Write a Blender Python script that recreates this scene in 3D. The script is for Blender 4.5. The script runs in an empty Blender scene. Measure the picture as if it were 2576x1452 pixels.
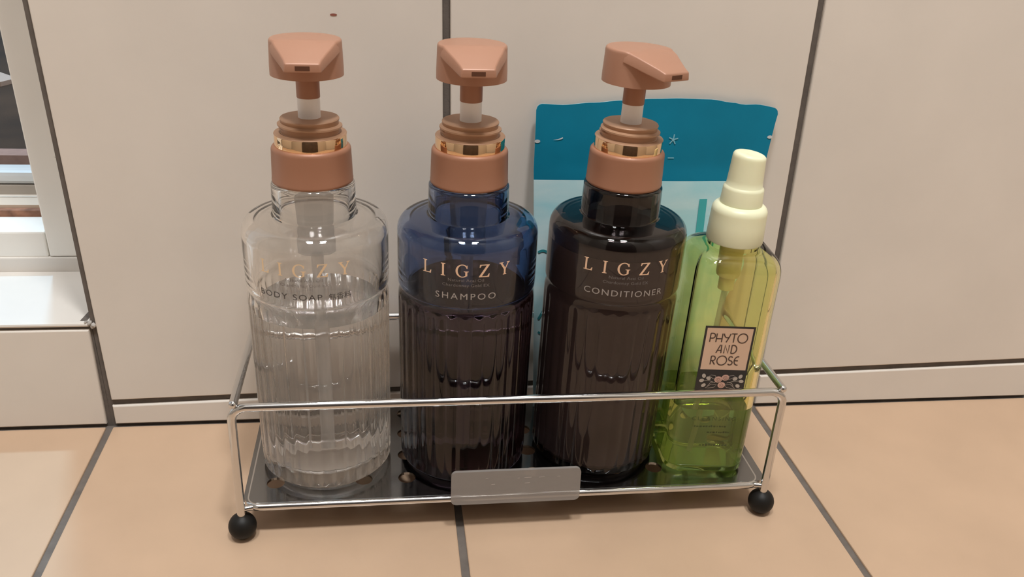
import bpy, bmesh, math, random
from mathutils import Vector, Matrix, Euler, noise
from mathutils.geometry import tessellate_polygon

# ------------------------------------------------------------------ camera, light, exposure
S = bpy.context.scene
COL = S.collection
PI = math.pi
cam_d = bpy.data.cameras.new('camera')
cam = bpy.data.objects.new('camera', cam_d); COL.objects.link(cam)
cam.location = (0.16447, -0.458, 0.30633)
cam.rotation_euler = (1.12907, -0.05018, -0.13214)
cam_d.sensor_width = 36.0
cam_d.lens = 2191.6 / 2576 * 36.0
cam_d.clip_start = 0.01
cam_d.clip_end = 50
S.camera = cam

S.view_settings.view_transform = 'Standard'
S.view_settings.look = 'None'
S.view_settings.gamma = 1.0
S.view_settings.use_curve_mapping = False
S.view_settings.exposure = 0.0
cy = S.cycles
cy.max_bounces = 24; cy.transmission_bounces = 24; cy.glossy_bounces = 10
cy.diffuse_bounces = 6; cy.transparent_max_bounces = 24
cy.sample_clamp_indirect = 0.0
cy.blur_glossy = 0.3

world = bpy.data.worlds.new('world'); S.world = world
world.use_nodes = True
world.node_tree.nodes['Background'].inputs[0].default_value = (0.88, 0.94, 1.0, 1)
world.node_tree.nodes['Background'].inputs[1].default_value = 0.8

# daylight that falls through the low window at the left
sun_d = bpy.data.lights.new('sun', 'SUN'); sun = bpy.data.objects.new('sun', sun_d); COL.objects.link(sun)
sdir = Vector((0.355, -1.0, -2.9)).normalized()
sun.rotation_euler = sdir.to_track_quat('-Z', 'Y').to_euler()
sun_d.energy = 1.65; sun_d.color = (0.36, 0.70, 1.0); sun_d.angle = math.radians(2.0)

# two bulbs of the ceiling fixture
LAMPS = [(-0.08, -0.66, 2.02, 16.5), (0.42, -0.68, 2.02, 19.8)]
for lx, ly, lz, le in LAMPS:
    ld = bpy.data.lights.new('ceiling_bulb', 'AREA'); lo = bpy.data.objects.new('ceiling_bulb', ld)
    COL.objects.link(lo); lo.location = (lx, ly, lz)
    ld.shape = 'DISK'; ld.size = 0.24; ld.energy = le; ld.color = (1.0, 1.0, 0.99)

# ------------------------------------------------------------------ materials
def new_mat(name):
    m = bpy.data.materials.new(name); m.use_nodes = True
    nt = m.node_tree
    return m, nt, nt.nodes['Principled BSDF']

def srgb(r, g, b):
    f = lambda c: (c/255/12.92) if c/255 <= 0.04045 else ((c/255+0.055)/1.055)**2.4
    return (f(r), f(g), f(b), 1)

def pmat(name, col, rough=0.5, metal=0.0, spec=0.5, noise_amt=0.0, noise_scale=30, bump=0.0, bump_scale=200, trans=0.0, ior=1.5, sss=0.0, coat=0.0):
    m, nt, b = new_mat(name)
    b.inputs['Base Color'].default_value = col
    b.inputs['Roughness'].default_value = rough
    b.inputs['Metallic'].default_value = metal
    b.inputs['Specular IOR Level'].default_value = spec
    b.inputs['Transmission Weight'].default_value = trans
    b.inputs['IOR'].default_value = ior
    b.inputs['Coat Weight'].default_value = coat
    if sss:
        b.inputs['Subsurface Weight'].default_value = sss
        b.inputs['Subsurface Radius'].default_value = (0.006, 0.005, 0.003)
        b.inputs['Subsurface Scale'].default_value = 1.0
    tc = None
    if noise_amt or bump:
        tc = nt.nodes.new('ShaderNodeTexCoord')
    if noise_amt:
        n = nt.nodes.new('ShaderNodeTexNoise'); n.inputs['Scale'].default_value = noise_scale; n.inputs['Detail'].default_value = 4
        nt.links.new(tc.outputs['Object'], n.inputs['Vector'])
        r = nt.nodes.new('ShaderNodeMapRange'); r.inputs[1].default_value = 0.3; r.inputs[2].default_value = 0.7
        r.inputs[3].default_value = 1-noise_amt; r.inputs[4].default_value = 1+noise_amt
        nt.links.new(n.outputs[0], r.inputs[0])
        mx = nt.nodes.new('ShaderNodeMix'); mx.data_type = 'RGBA'; mx.blend_type = 'MULTIPLY'; mx.inputs[0].default_value = 1
        mx.inputs[6].default_value = col
        cmb = nt.nodes.new('ShaderNodeCombineColor')
        for i in range(3): nt.links.new(r.outputs[0], cmb.inputs[i])
        nt.links.new(cmb.outputs[0], mx.inputs[7]); nt.links.new(mx.outputs[2], b.inputs['Base Color'])
    if bump:
        n2 = nt.nodes.new('ShaderNodeTexNoise'); n2.inputs['Scale'].default_value = bump_scale; n2.inputs['Detail'].default_value = 3
        nt.links.new(tc.outputs['Object'], n2.inputs['Vector'])
        bp = nt.nodes.new('ShaderNodeBump'); bp.inputs['Strength'].default_value = bump; bp.inputs['Distance'].default_value = 0.001
        nt.links.new(n2.outputs[0], bp.inputs['Height']); nt.links.new(bp.outputs[0], b.inputs['Normal'])
    return m

def glass_bsdf(name, col, ior, rough=0.0):
    m = bpy.data.materials.new(name); m.use_nodes = True; nt = m.node_tree
    nt.nodes.remove(nt.nodes['Principled BSDF'])
    g = nt.nodes.new('ShaderNodeBsdfGlass'); g.inputs['Color'].default_value = col
    g.inputs['IOR'].default_value = ior; g.inputs['Roughness'].default_value = rough
    nt.links.new(g.outputs[0], nt.nodes['Material Output'].inputs[0])
    return m

def thin_mat(name, col, transp, rough=0.1, tint=(1, 1, 1, 1)):
    """a thin clear sheet: part see-through, part its own glossy surface"""
    m, nt, b = new_mat(name)
    b.inputs['Base Color'].default_value = col; b.inputs['Roughness'].default_value = rough
    t = nt.nodes.new('ShaderNodeBsdfTransparent'); t.inputs[0].default_value = tint
    mix = nt.nodes.new('ShaderNodeMixShader'); mix.inputs[0].default_value = transp
    nt.links.new(b.outputs[0], mix.inputs[1]); nt.links.new(t.outputs[0], mix.inputs[2])
    nt.links.new(mix.outputs[0], nt.nodes['Material Output'].inputs[0])
    return m

M = {}
M['wall_tile'] = pmat('wall_tile', (0.775, 0.72, 0.655, 1), 0.32, spec=0.35, noise_amt=0.035, noise_scale=14)
M['floor_tile'] = pmat('floor_tile', (0.525, 0.368, 0.252, 1), 0.30, spec=0.4, noise_amt=0.04, noise_scale=22, bump=0.02, bump_scale=60)
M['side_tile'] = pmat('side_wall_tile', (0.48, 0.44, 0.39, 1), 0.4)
M['grout'] = pmat('grout', (0.135, 0.115, 0.10, 1), 0.9, noise_amt=0.15, noise_scale=120, bump=0.15, bump_scale=900)
M['plaster'] = pmat('plaster', (0.46, 0.43, 0.39, 1), 0.7)
M['panel_dark'] = pmat('panel_dark', (0.045, 0.030, 0.022, 1), 0.6, noise_amt=0.3, noise_scale=8)
M['frame_white'] = pmat('frame_white', (0.91, 0.88, 0.82, 1), 0.4, noise_amt=0.03, noise_scale=20)
M['sill_white'] = pmat('sill_white', (0.76, 0.72, 0.67, 1), 0.35, noise_amt=0.03, noise_scale=25)
M['alum'] = pmat('aluminium', (0.70, 0.74, 0.76, 1), 0.35, metal=0.2)
M['taupe'] = pmat('taupe', (0.42, 0.37, 0.32, 1), 0.7)
M['cream'] = pmat('cream', (0.68, 0.56, 0.45, 1), 0.6)
M['rust'] = pmat('rusty_strip', (0.27, 0.13, 0.08, 1), 0.8, noise_amt=0.5, noise_scale=120)
M['pink'] = pmat('pink_ledge', (0.40, 0.25, 0.205, 1), 0.8, noise_amt=0.1, noise_scale=200)
M['soil'] = pmat('dark_ground', (0.050, 0.027, 0.014, 1), 0.95, noise_amt=0.55, noise_scale=9, bump=0.6, bump_scale=40)
M['board'] = pmat('white_board', (0.66, 0.50, 0.41, 1), 0.5)
M['pane'] = thin_mat('window_pane', (0.02, 0.02, 0.02, 1), 0.93, 0.02)
M['chrome'] = pmat('chrome', (0.70, 0.70, 0.70, 1), 0.14, metal=1.0)
M['tray'] = pmat('steel_tray', (0.30, 0.305, 0.31, 1), 0.13, metal=1.0)
M['rubber'] = pmat('black_ball', (0.010, 0.009, 0.008, 1), 0.5, spec=0.25)
M['tag'] = thin_mat('clear_tag', (0.38, 0.35, 0.325, 1), 0.40, 0.25, (0.85, 0.84, 0.82, 1))
M['tagmark'] = pmat('tag_mark', (0.6, 0.56, 0.52, 1), 0.4)
M['copper'] = pmat('copper_plastic', (0.37, 0.175, 0.105, 1), 0.42, metal=0.1, spec=0.5)
M['copper_light'] = pmat('copper_plastic_head', (0.45, 0.235, 0.155, 1), 0.40, metal=0.1, spec=0.5)
M['copper_tan'] = pmat('copper_plastic_plug', (0.46, 0.27, 0.165, 1), 0.42, metal=0.1)
M['hole'] = pmat('nozzle_dark', (0.10, 0.035, 0.015, 1), 0.6)
M['gold'] = pmat('gold_ring', (0.98, 0.68, 0.42, 1), 0.05, metal=1.0)
M['stem'] = pmat('white_stem', (0.95, 0.945, 0.94, 1), 0.4)
M['tube'] = thin_mat('translucent_tube', (0.86, 0.85, 0.84, 1), 0.66, 0.3, (0.9, 0.9, 0.9, 1))
M['foil'] = pmat('rose_foil', (0.90, 0.70, 0.55, 1), 0.30, metal=0.7)
M['foil_pale'] = pmat('pale_foil', (0.86, 0.70, 0.50, 1), 0.3, metal=0.6)
M['ink_silver'] = pmat('silver_ink', (0.42, 0.40, 0.39, 1), 0.4, metal=0.4)
M['ink_grey'] = pmat('grey_ink', (0.05, 0.047, 0.045, 1), 0.5)
M['ink_small'] = pmat('small_ink', (0.19, 0.165, 0.155, 1), 0.5)
M['film'] = thin_mat('clear_film', (0.20, 0.17, 0.16, 1), 0.94, 0.25)
M['film_clear'] = thin_mat('clear_film_light', (0.5, 0.47, 0.44, 1), 0.95, 0.2)
M['cap'] = pmat('pale_lime_plastic', (0.87, 0.88, 0.62, 1), 0.38, sss=0.15)
M['label_black'] = pmat('label_black', (0.022, 0.020, 0.020, 1), 0.4)
M['label_peach'] = pmat('label_peach', (0.66, 0.46, 0.33, 1), 0.45)
M['ink_brown'] = pmat('label_ink', (0.075, 0.045, 0.035, 1), 0.5)
M['petal'] = pmat('rose_petal_print', (0.62, 0.38, 0.30, 1), 0.45)
M['leafline'] = pmat('leaf_print', (0.46, 0.40, 0.34, 1), 0.45)
M['ink_green'] = pmat('dark_green_ink', (0.06, 0.085, 0.025, 1), 0.5)
M['mark'] = pmat('red_mark', (0.30, 0.10, 0.07, 1), 0.6)
M['mortar'] = pmat('pale_mortar', (0.45, 0.42, 0.39, 1), 0.8, noise_amt=0.3, noise_scale=300, bump=0.5, bump_scale=900)
M['teal'] = pmat('teal_film', (0.0, 0.19, 0.31, 1), 0.6, spec=0.25, noise_amt=0.12, noise_scale=20)
M['teal_print'] = pmat('teal_print', (0.05, 0.40, 0.42, 1), 0.4)
M['teal_line'] = pmat('teal_line', (0.03, 0.25, 0.28, 1), 0.4)
M['star'] = pmat('star_print', (0.22, 0.50, 0.60, 1), 0.4)
M['swoosh'] = pmat('white_print', (0.62, 0.68, 0.70, 1), 0.4)

def pouch_mat():
    m, nt, b = new_mat('pale_aqua_film')
    tc = nt.nodes.new('ShaderNodeTexCoord'); n = nt.nodes.new('ShaderNodeTexNoise')
    mp = nt.nodes.new('ShaderNodeMapping'); mp.inputs['Scale'].default_value = (18, 18, 45)
    n.inputs['Scale'].default_value = 1.0; n.inputs['Detail'].default_value = 5; n.inputs['Distortion'].default_value = 0.6
    nt.links.new(tc.outputs['Object'], mp.inputs[0]); nt.links.new(mp.outputs[0], n.inputs['Vector'])
    r = nt.nodes.new('ShaderNodeValToRGB')
    r.color_ramp.elements[0].position = 0.32; r.color_ramp.elements[0].color = (0.36, 0.67, 0.73, 1)
    r.color_ramp.elements[1].position = 0.62; r.color_ramp.elements[1].color = (0.60, 0.78, 0.80, 1)
    nt.links.new(n.outputs[0], r.inputs[0]); nt.links.new(r.outputs[0], b.inputs['Base Color'])
    b.inputs['Roughness'].default_value = 0.33
    return m
M['pouch'] = pouch_mat()

def shell(name, c, rough=0.0, ior=1.49):
    return pmat(name, c, rough, trans=1.0, ior=ior)
NP = 1.49
M['shell_clear'] = shell('clear_plastic', (0.965, 0.955, 0.94, 1))
M['shell_navy'] = shell('navy_plastic', (0.28, 0.37, 0.57, 1))
M['shell_brown'] = shell('dark_brown_plastic', (0.17, 0.145, 0.145, 1))
M['shell_green'] = shell('green_plastic', (0.95, 0.93, 0.55, 1))
def cloudy(name, col, ior, dcol, f):  # diffuse share: milkiness of the green liquid, imitated light in the clear one
    m = glass_bsdf(name, col, ior); nt = m.node_tree; g = nt.nodes['Glass BSDF']
    d = nt.nodes.new('ShaderNodeBsdfDiffuse'); d.inputs[0].default_value = dcol
    mx = nt.nodes.new('ShaderNodeMixShader'); mx.inputs[0].default_value = f
    nt.links.new(g.outputs[0], mx.inputs[1]); nt.links.new(d.outputs[0], mx.inputs[2])
    nt.links.new(mx.outputs[0], nt.nodes['Material Output'].inputs[0])
    return m
M['liq_clear'] = cloudy('clear_liquid_side', (0.99, 0.985, 0.98, 1), 1.35/NP, (0.84, 0.81, 0.77, 1), 0.15)  # diffuse share added to imitate bright refracted light inside the clear soap
M['liq_clear_top'] = cloudy('clear_liquid_top', (0.99, 0.985, 0.98, 1), 1.35, (0.80, 0.77, 0.73, 1), 0.22)  # same imitated light mixed into the surface of the clear soap
M['liq_amber'] = glass_bsdf('amber_liquid_side', (0.56, 0.40, 0.37, 1), 1.35/NP)
M['liq_amber_top'] = glass_bsdf('amber_liquid_top', (0.56, 0.40, 0.37, 1), 1.35)
M['liq_green_top'] = glass_bsdf('green_liquid_top', (0.90, 0.97, 0.8, 1), 1.35)
M['liq_green'] = cloudy('green_liquid_side', (0.84, 0.93, 0.66, 1), 1.35/NP, (0.46, 0.58, 0.22, 1), 0.30)
M['liq_cream'] = pmat('cream_conditioner', (0.25, 0.185, 0.17, 1), 0.5)

# ------------------------------------------------------------------ mesh helpers
def obj(name, bm, mat, parent=None, smooth=False, label=None, mats=None):
    me = bpy.data.meshes.new(name)
    bm.normal_update(); bm.to_mesh(me); bm.free()
    for m in (mats or [mat]): me.materials.append(m)
    if smooth:
        for p in me.polygons: p.use_smooth = True
    if any(p.use_smooth for p in me.polygons): me.set_sharp_from_angle(angle=math.radians(38))
    o = bpy.data.objects.new(name, me); COL.objects.link(o)
    if parent: o.parent = parent
    if label: o['label'] = label
    return o

def thing(name, label, cat, loc=(0, 0, 0), rot=(0, 0, 0), group=None):
    o = bpy.data.objects.new(name, None); COL.objects.link(o)
    o.empty_display_size = 0.02
    o.location = loc; o.rotation_euler = rot
    o['label'] = label; o['category'] = cat
    if group: o['group'] = group
    return o

def struct(name, label=None):
    o = bpy.data.objects.new(name, None); COL.objects.link(o)
    o['kind'] = 'structure'
    o['label'] = label; 
    return o

def add_box(bm, x0, x1, y0, y1, z0, z1, bevel=0, seg=2):
    r = bmesh.ops.create_cube(bm, size=1)
    vs = r['verts']
    for v in vs:
        v.co = Vector(((x0+x1)/2+v.co.x*(x1-x0), (y0+y1)/2+v.co.y*(y1-y0), (z0+z1)/2+v.co.z*(z1-z0)))
    if bevel:
        es = {e for v in vs for e in v.link_edges}
        bmesh.ops.bevel(bm, geom=list(es), offset=bevel, segments=seg, affect='EDGES', profile=0.5)

def box(name, x0, x1, y0, y1, z0, z1, mat, parent=None, bevel=0):
    bm = bmesh.new(); add_box(bm, x0, x1, y0, y1, z0, z1, bevel)
    return obj(name, bm, mat, parent)

def add_rings(bm, rings, cap0=False, cap1=False, flip=False, mi=0):
    """rings: list of lists of points (closed loops of equal count)"""
    vr = [[bm.verts.new(p) for p in r] for r in rings]
    n = len(rings[0])
    for a, b in zip(vr, vr[1:]):
        for i in range(n):
            j = (i+1) % n
            q = (a[i], a[j], b[j], b[i])
            f = bm.faces.new(q[::-1] if flip else q); f.material_index = mi; f.smooth = True
    if cap0:
        f = bm.faces.new(vr[0] if flip else vr[0][::-1]); f.material_index = mi
    if cap1:
        f = bm.faces.new(vr[-1][::-1] if flip else vr[-1]); f.material_index = mi
    return vr

def circ(r, h, n=64, fl=0.0, N=32):
    out = []
    for i in range(n):
        t = 2*PI*i/n
        rr = r
        if fl: rr = r - fl*(1-abs(math.cos(N*t/2)))**1.0 if False else r - fl*(abs(math.sin(N*t/2)))
        out.append(Vector((rr*math.sin(t), -rr*math.cos(t), h)))
    return out

def lathe(bm, prof, n=64, cap0=True, cap1=True, flip=False, mi=0):
    """prof: (h, r) bottom to top"""
    return add_rings(bm, [circ(r, h, n) for h, r in prof], cap0, cap1, flip, mi)

def rnd(h0, r0, h1, r1, k=5, convex=True):
    """quarter-round between (h0,r0) and (h1,r1)"""
    out = []
    for i in range(k+1):
        a = PI/2*i/k
        if convex: out.append((h0+(h1-h0)*math.sin(a), r1+(r0-r1)*math.cos(a)))
        else: out.append((h1+(h0-h1)*math.cos(a), r0+(r1-r0)*math.sin(a)))
    return out

def tube(bm, pts, r, n=14, closed=False, caps=True):
    pts = [Vector(p) for p in pts]
    m = len(pts); rings = []; up = None
    for i, p in enumerate(pts):
        if closed: t = (pts[(i+1) % m]-pts[i-1]).normalized()
        else: t = (pts[min(i+1, m-1)]-pts[max(i-1, 0)]).normalized()
        if up is None:
            up = Vector((0, 0, 1)) if abs(t.z) < 0.9 else Vector((0, 1, 0))
        up = (up - t*up.dot(t)).normalized(); s = t.cross(up)
        rings.append([p + r*(math.cos(2*PI*k/n)*s + math.sin(2*PI*k/n)*up) for k in range(n)])
    if closed: rings.append(rings[0])
    if closed:
        vr = [[bm.verts.new(q) for q in rg] for rg in rings[:-1]]
        for a in range(m):
            A, B = vr[a], vr[(a+1) % m]
            for k in range(n):
                f = bm.faces.new((A[k], B[k], B[(k+1) % n], A[(k+1) % n])); f.smooth = True
    else:
        add_rings(bm, rings, caps, caps, flip=False)
    bmesh.ops.recalc_face_normals(bm, faces=bm.faces)

def bend(a, b, c, r, k=6):
    """round the corner b of path a-b-c with radius r"""
    a, b, c = Vector(a), Vector(b), Vector(c)
    u = (a-b).normalized(); v = (c-b).normalized()
    half = u.angle(v)/2; d = r/math.tan(half)
    p, q = b+u*d, b+v*d
    cen = b + (u+v).normalized()*(r/math.sin(half))
    e1 = p-cen; e2 = q-cen; ang = e1.angle(e2)
    return [cen + (math.sin((1-t)*ang)*e1 + math.sin(t*ang)*e2)/math.sin(ang) for t in [i/k for i in range(k+1)]]

def text_mesh(body, size, space=1.0, sx=1.0, offset=0.0):
    """flat outline mesh of a text in Blender's built-in font, centred on x, baseline y=0"""
    cu = bpy.data.curves.new('txt', 'FONT'); cu.body = body; cu.size = size; cu.align_x = 'CENTER'
    cu.space_character = space; cu.offset = offset; cu.resolution_u = 3
    o = bpy.data.objects.new('txt', cu); COL.objects.link(o)
    dg = bpy.context.evaluated_depsgraph_get(); dg.update()
    me = bpy.data.meshes.new_from_object(o.evaluated_get(dg))
    bpy.data.objects.remove(o); bpy.data.curves.remove(cu)
    vs = [(v.co.x*sx, v.co.y) for v in me.vertices]; fs = [tuple(p.vertices) for p in me.polygons]
    bpy.data.meshes.remove(me)
    return vs, fs

def stroke_mesh(strokes, w, close=()):
    """polylines -> flat ribbons (vs, fs)"""
    vs, fs = [], []
    for s in strokes:
        s = [Vector((p[0], p[1], 0)) for p in s]
        m = len(s); cl = (s[0]-s[-1]).length < 1e-7 and m > 3
        base = len(vs)
        for i, p in enumerate(s):
            a = s[i-1] if i else (s[-2] if cl else s[0]); b = s[i+1] if i < m-1 else (s[1] if cl else s[-1])
            t = (b-a).normalized(); nrm = Vector((-t.y, t.x, 0))
            vs += [tuple((p+nrm*w/2)[:2]), tuple((p-nrm*w/2)[:2])]
        for i in range(m-1):
            k = base+2*i; fs.append((k, k+1, k+3, k+2))
    return vs, fs

def arc(cx, cyy, rx, ry, a0, a1, k=14):
    return [(cx+rx*math.cos(math.radians(a0+(a1-a0)*i/k)), cyy+ry*math.sin(math.radians(a0+(a1-a0)*i/k))) for i in range(k+1)]

def wrap_obj(name, parts, fn, mat, parent, thick=0.00012, label=None):
    """parts: list of (vs, fs); fn maps (s,t,d) to a point d above the surface; gives a thin raised print"""
    bm = bmesh.new()
    for vs, fs in parts:
        top = [bm.verts.new(fn(s, t, thick)) for s, t in vs]
        for f in fs:
            try: bm.faces.new([top[i] for i in f])
            except ValueError: pass
    return obj(name, bm, mat, parent, label=label)

def shift(part, dx, dy, sc=1.0):
    return ([(x*sc+dx, y*sc+dy) for x, y in part[0]], part[1])

# ------------------------------------------------------------------ the room
wall_back = struct('wall_back', 'cream tiled bathroom wall behind the bottle caddy with dark grout')
floor = struct('floor', 'beige square floor tiles with dark grout')
A = 0.0218            # the wall's tile grid is turned this much against the floor
def WP(u, v, y=0.0):
    return Vector((u*math.cos(A)-v*math.sin(A), y, u*math.sin(A)+v*math.cos(A)+0.0157))
TILE, GR = 0.20, 0.0040
HW = 0.30
WX0, WX1, WZ1 = -1.30, 1.30, 2.40
SILL, SD = 0.0688, 0.072      # height and depth of the window sill
OPX0, OPZ1 = -0.95, 1.15      # window opening (left edge, top)
REV = 0.0010-0.0305*0.0688    # right edge of the opening at the sill

def slab(name, quad, depth, mat, parent, bevel=0.0008):
    """quad: four points in plane y=0 (counter-clockwise seen from the room); front face proud by 0, body goes back by depth"""
    bm = bmesh.new()
    f = [bm.verts.new(p) for p in quad]; b = [bm.verts.new(p+Vector((0, depth, 0))) for p in quad]
    bm.faces.new(f); bm.faces.new(b[::-1])
    for i in range(4):
        j = (i+1) % 4; bm.faces.new((f[j], f[i], b[i], b[j]))
    bmesh.ops.recalc_face_normals(bm, faces=bm.faces)
    es = [e for e in bm.edges if all(v in f for v in e.verts)]
    if bevel: bmesh.ops.bevel(bm, geom=es, offset=bevel, segments=2, affect='EDGES', profile=0.5)
    return obj(name, bm, mat, parent)

# body of the wall, kept in the colour of the grout (right of the window, below, above, left)
bm = bmesh.new()
def wedge(bm, quad, y0, y1):
    f = [bm.verts.new(p+Vector((0, y0, 0))) for p in quad]; b = [bm.verts.new(p+Vector((0, y1, 0))) for p in quad]
    bm.faces.new(f); bm.faces.new(b[::-1])
    for i in range(4):
        j = (i+1) % 4; bm.faces.new((f[j], f[i], b[i], b[j]))
rx = lambda z: 0.0010 - 0.0305*z
tl = lambda z: 0.0037 - 0.0305*z      # left edge of the first tile column
def V(x, z): return Vector((x, 0, z))
wedge(bm, [V(rx(0), -0.01), V(WX1, -0.01), V(WX1, WZ1), V(rx(WZ1), WZ1)], 0.0022, 0.16)
wedge(bm, [V(WX0, -0.01), V(rx(0), -0.01), V(rx(SILL), SILL-0.0027), V(WX0, SILL-0.0027)], 0.0022, 0.16)
wedge(bm, [V(WX0, OPZ1), V(rx(OPZ1), OPZ1), V(rx(WZ1), WZ1), V(WX0, WZ1)], 0.0022, 0.16)
wedge(bm, [V(WX0, SILL-0.0027), V(OPX0, SILL-0.0027), V(OPX0, OPZ1), V(WX0, OPZ1)], 0.0022, 0.16)
bmesh.ops.recalc_face_normals(bm, faces=bm.faces)
obj('grout_bed', bm, M['grout'], wall_back)
# tiles right of the window
g2 = GR/2
for i in range(0, 6):
    for j in range(0, 3):
        u0, u1 = i*TILE+g2, (i+1)*TILE-g2
        v0, v1 = j*HW+g2, (j+1)*HW-g2
        q = [WP(u0, v0), WP(u1, v0), WP(u1, v1), WP(u0, v1)]
        if i == 0:
            for k in (0, 3): q[k].x = tl(q[k].z)
        slab('wall_tile', q, 0.007, M['wall_tile'], wall_back)
    # the low cut strip that meets the floor
    a, b = WP(i*TILE+g2+(0.001 if i == 0 else 0), -g2), WP((i+1)*TILE-g2, -g2)
    ca, cb = Vector((a.x+0.0002, 0, 0.0012)), Vector((b.x+0.0002, 0, 0.0012))
    slab('wall_tile', [ca, cb, b, a], 0.007, M['wall_tile'], wall_back)
# tiles below the window
for i in range(-6, 0):
    x1 = (i+1)*TILE - g2 - (0.0018 if i == -1 else 0); x0 = i*TILE + g2
    slab('wall_tile', [V(x0+0.001, 0.0012), V(x1+0.0020, 0.0012), V(x1+0.0014, SILL-0.0044+x1*0.001), V(x0, SILL-0.0044)], 0.007, M['wall_tile'], wall_back)
# rest of the wall, above what the picture shows: one plain tiled-colour band each
slab('upper_panel', [V(-0.02, 0.95), V(WX1, 0.95), V(WX1, WZ1), V(-0.02, WZ1)], 0.003, M['wall_tile'], wall_back).location.y = 0.0005
slab('upper_panel', [V(WX0, OPZ1+0.002), V(-0.024, OPZ1+0.002), V(-0.024, WZ1), V(WX0, WZ1)], 0.003, M['wall_tile'], wall_back).location.y = 0.0005
slab('upper_panel', [V(WX0, SILL+0.002), V(OPX0-0.002, SILL+0.002), V(OPX0-0.002, OPZ1), V(WX0, OPZ1)], 0.003, M['wall_tile'], wall_back).location.y = 0.0005
# small marks on the wall
bm = bmesh.new(); bmesh.ops.create_circle(bm, cap_ends=True, radius=0.0011, segments=14, matrix=Matrix.Translation((0.1389, -0.0002, 0.2398)) @ Matrix.Rotation(PI/2, 4, 'X') @ Matrix.Diagonal((1.6, 0.55, 1, 1)))
obj('stain_mark', bm, M['mark'], wall_back, label='small reddish brown speck on the tile')
bm = bmesh.new()
bm.faces.new([bm.verts.new(p) for p in [(-0.0080, 0.0712, 0.1400), (-0.0260, 0.0712, 0.1412), (-0.0310, 0.0712, 0.1432), (-0.0270, 0.0712, 0.1422), (-0.0080, 0.0712, 0.1416)]])
obj('grout_nick', bm, M['grout'], wall_back)
random.seed(4)
bm = bmesh.new()
for cxx, cz, rr in [(-0.0018, 0.0682, 0.0014), (0.0000, 0.0668, 0.0016), (-0.0036, 0.0688, 0.0010)]:
    r = bmesh.ops.create_icosphere(bm, subdivisions=2, radius=rr, matrix=Matrix.Translation((cxx, 0.0012, cz)))
    for v in r['verts']: v.co += Vector((1, 0.6, 1))*0.0009*(noise.noise(v.co*700))
obj('mortar_lump', bm, M['mortar'], wall_back, True, label='pale crumbling mortar at the sill corner')
bm = bmesh.new()
vs = [bm.verts.new(p) for p in [(-0.0072, 0.0030, SILL+0.0002), (-0.0036, 0.0030, SILL+0.0002), (-0.0030, 0.014, SILL+0.0002), (-0.0040, 0.0215, SILL+0.0002), (-0.0060, 0.014, SILL+0.0002)]]
bm.faces.new(vs); obj('grout_chip', bm, M['grout'], wall_back, label='dark gap in the sill corner')

# floor
bm = bmesh.new(); add_box(bm, WX0, WX1, -1.0, 0.002, -0.05, -0.0012); obj('grout_bed', bm, M['grout'], floor)
random.seed(2)
for i in range(-6, 6):
    for j in range(0, 5):
        x0, x1 = i*TILE+g2, (i+1)*TILE-g2
        y1 = -j*TILE - (0.0008 if j == 0 else g2); y0 = -(j+1)*TILE+g2
        bm = bmesh.new(); add_box(bm, x0, x1, y0, y1, -0.008, 0.0, 0.0007)
        obj('floor_tile', bm, M['floor_tile'], floor)

# other surfaces of the room (behind and beside the camera, seen only in reflections)
YF = -0.98
for nm, bb, mt, lb in [('wall_left', (WX0-0.05, WX0, YF, 0.002, -0.01, WZ1), M['side_tile'], 'cream bathroom wall at the left end'),
                   ('wall_right', (WX1, WX1+0.05, YF, 0.002, -0.01, WZ1), M['side_tile'], 'cream bathroom wall at the right end'),
                   ('wall_front', (WX0, WX1, YF-0.05, YF, -0.01, WZ1), M['plaster'], 'cream bathroom wall behind the camera'),
                   ('ceiling', (WX0-0.05, WX1+0.05, YF-0.05, 0.16, WZ1, WZ1+0.05), M['plaster'], 'plain pale ceiling')]:
    o = box(nm, *bb, mt); o['kind'] = 'structure'; o['label'] = lb
d1 = box('reflection_panel_1', -0.25, 0.55, YF, YF+0.03, 0.0, 2.0, M['panel_dark'], bevel=0.004); d1['kind'] = 'structure'; d1['label'] = 'dark panel added behind the camera, standing for a person in reflections'  # dark panel added for the reflections, standing in for a person at the camera
for lx, ly, lz, le in LAMPS:
    bm = bmesh.new(); lathe(bm, [(lz+0.01, 0.12), (lz+0.05, 0.14), (WZ1, 0.14)], 32)
    for v in bm.verts: v.co.x += lx; v.co.y += ly
    o = obj('trim_1' if lx < 0.2 else 'trim_2', bm, M['frame_white'], None, True); o['kind'] = 'structure'; o['label'] = 'white round fitting of a ceiling light'

# ------------------------------------------------------------------ the low window at the left
win = struct('window_1', 'low window in the tiled wall, white frame with a clear pane')
box('sill_board', OPX0, REV-0.0005, 0.0, SD, SILL-0.0026, SILL, M['sill_white'], win, 0.0012)
box('sill_ledge', OPX0, -0.02, SD, SD+0.02, SILL-0.0026, 0.0780, M['sill_white'], win, 0.001)
box('bottom_rail', OPX0, -0.0448, SD+0.0012, 0.100, 0.0775, 0.0948, M['frame_white'], win, 0.0012)
jb = box('frame_jamb', -0.0440, 0.02, SD+0.0006, 0.150, 0.0784, OPZ1, M['frame_white'], win, 0.001)
for v in jb.data.vertices: v.co.x -= 0.026*(v.co.z-0.08)
box('rust_strip', OPX0, -0.0446, 0.1000, 0.105, 0.0900, 0.0986, M['rust'], win)
box('cream_track', OPX0, -0.0446, 0.1051, 0.1190, 0.0900, 0.1006, M['cream'], win)
box('track_gap', OPX0, -0.0446, 0.1190, 0.1205, 0.0900, 0.0990, M['grout'], win)
box('track_lip', OPX0, -0.0446, 0.1205, 0.1243, 0.0900, 0.1008, M['frame_white'], win)
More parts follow.
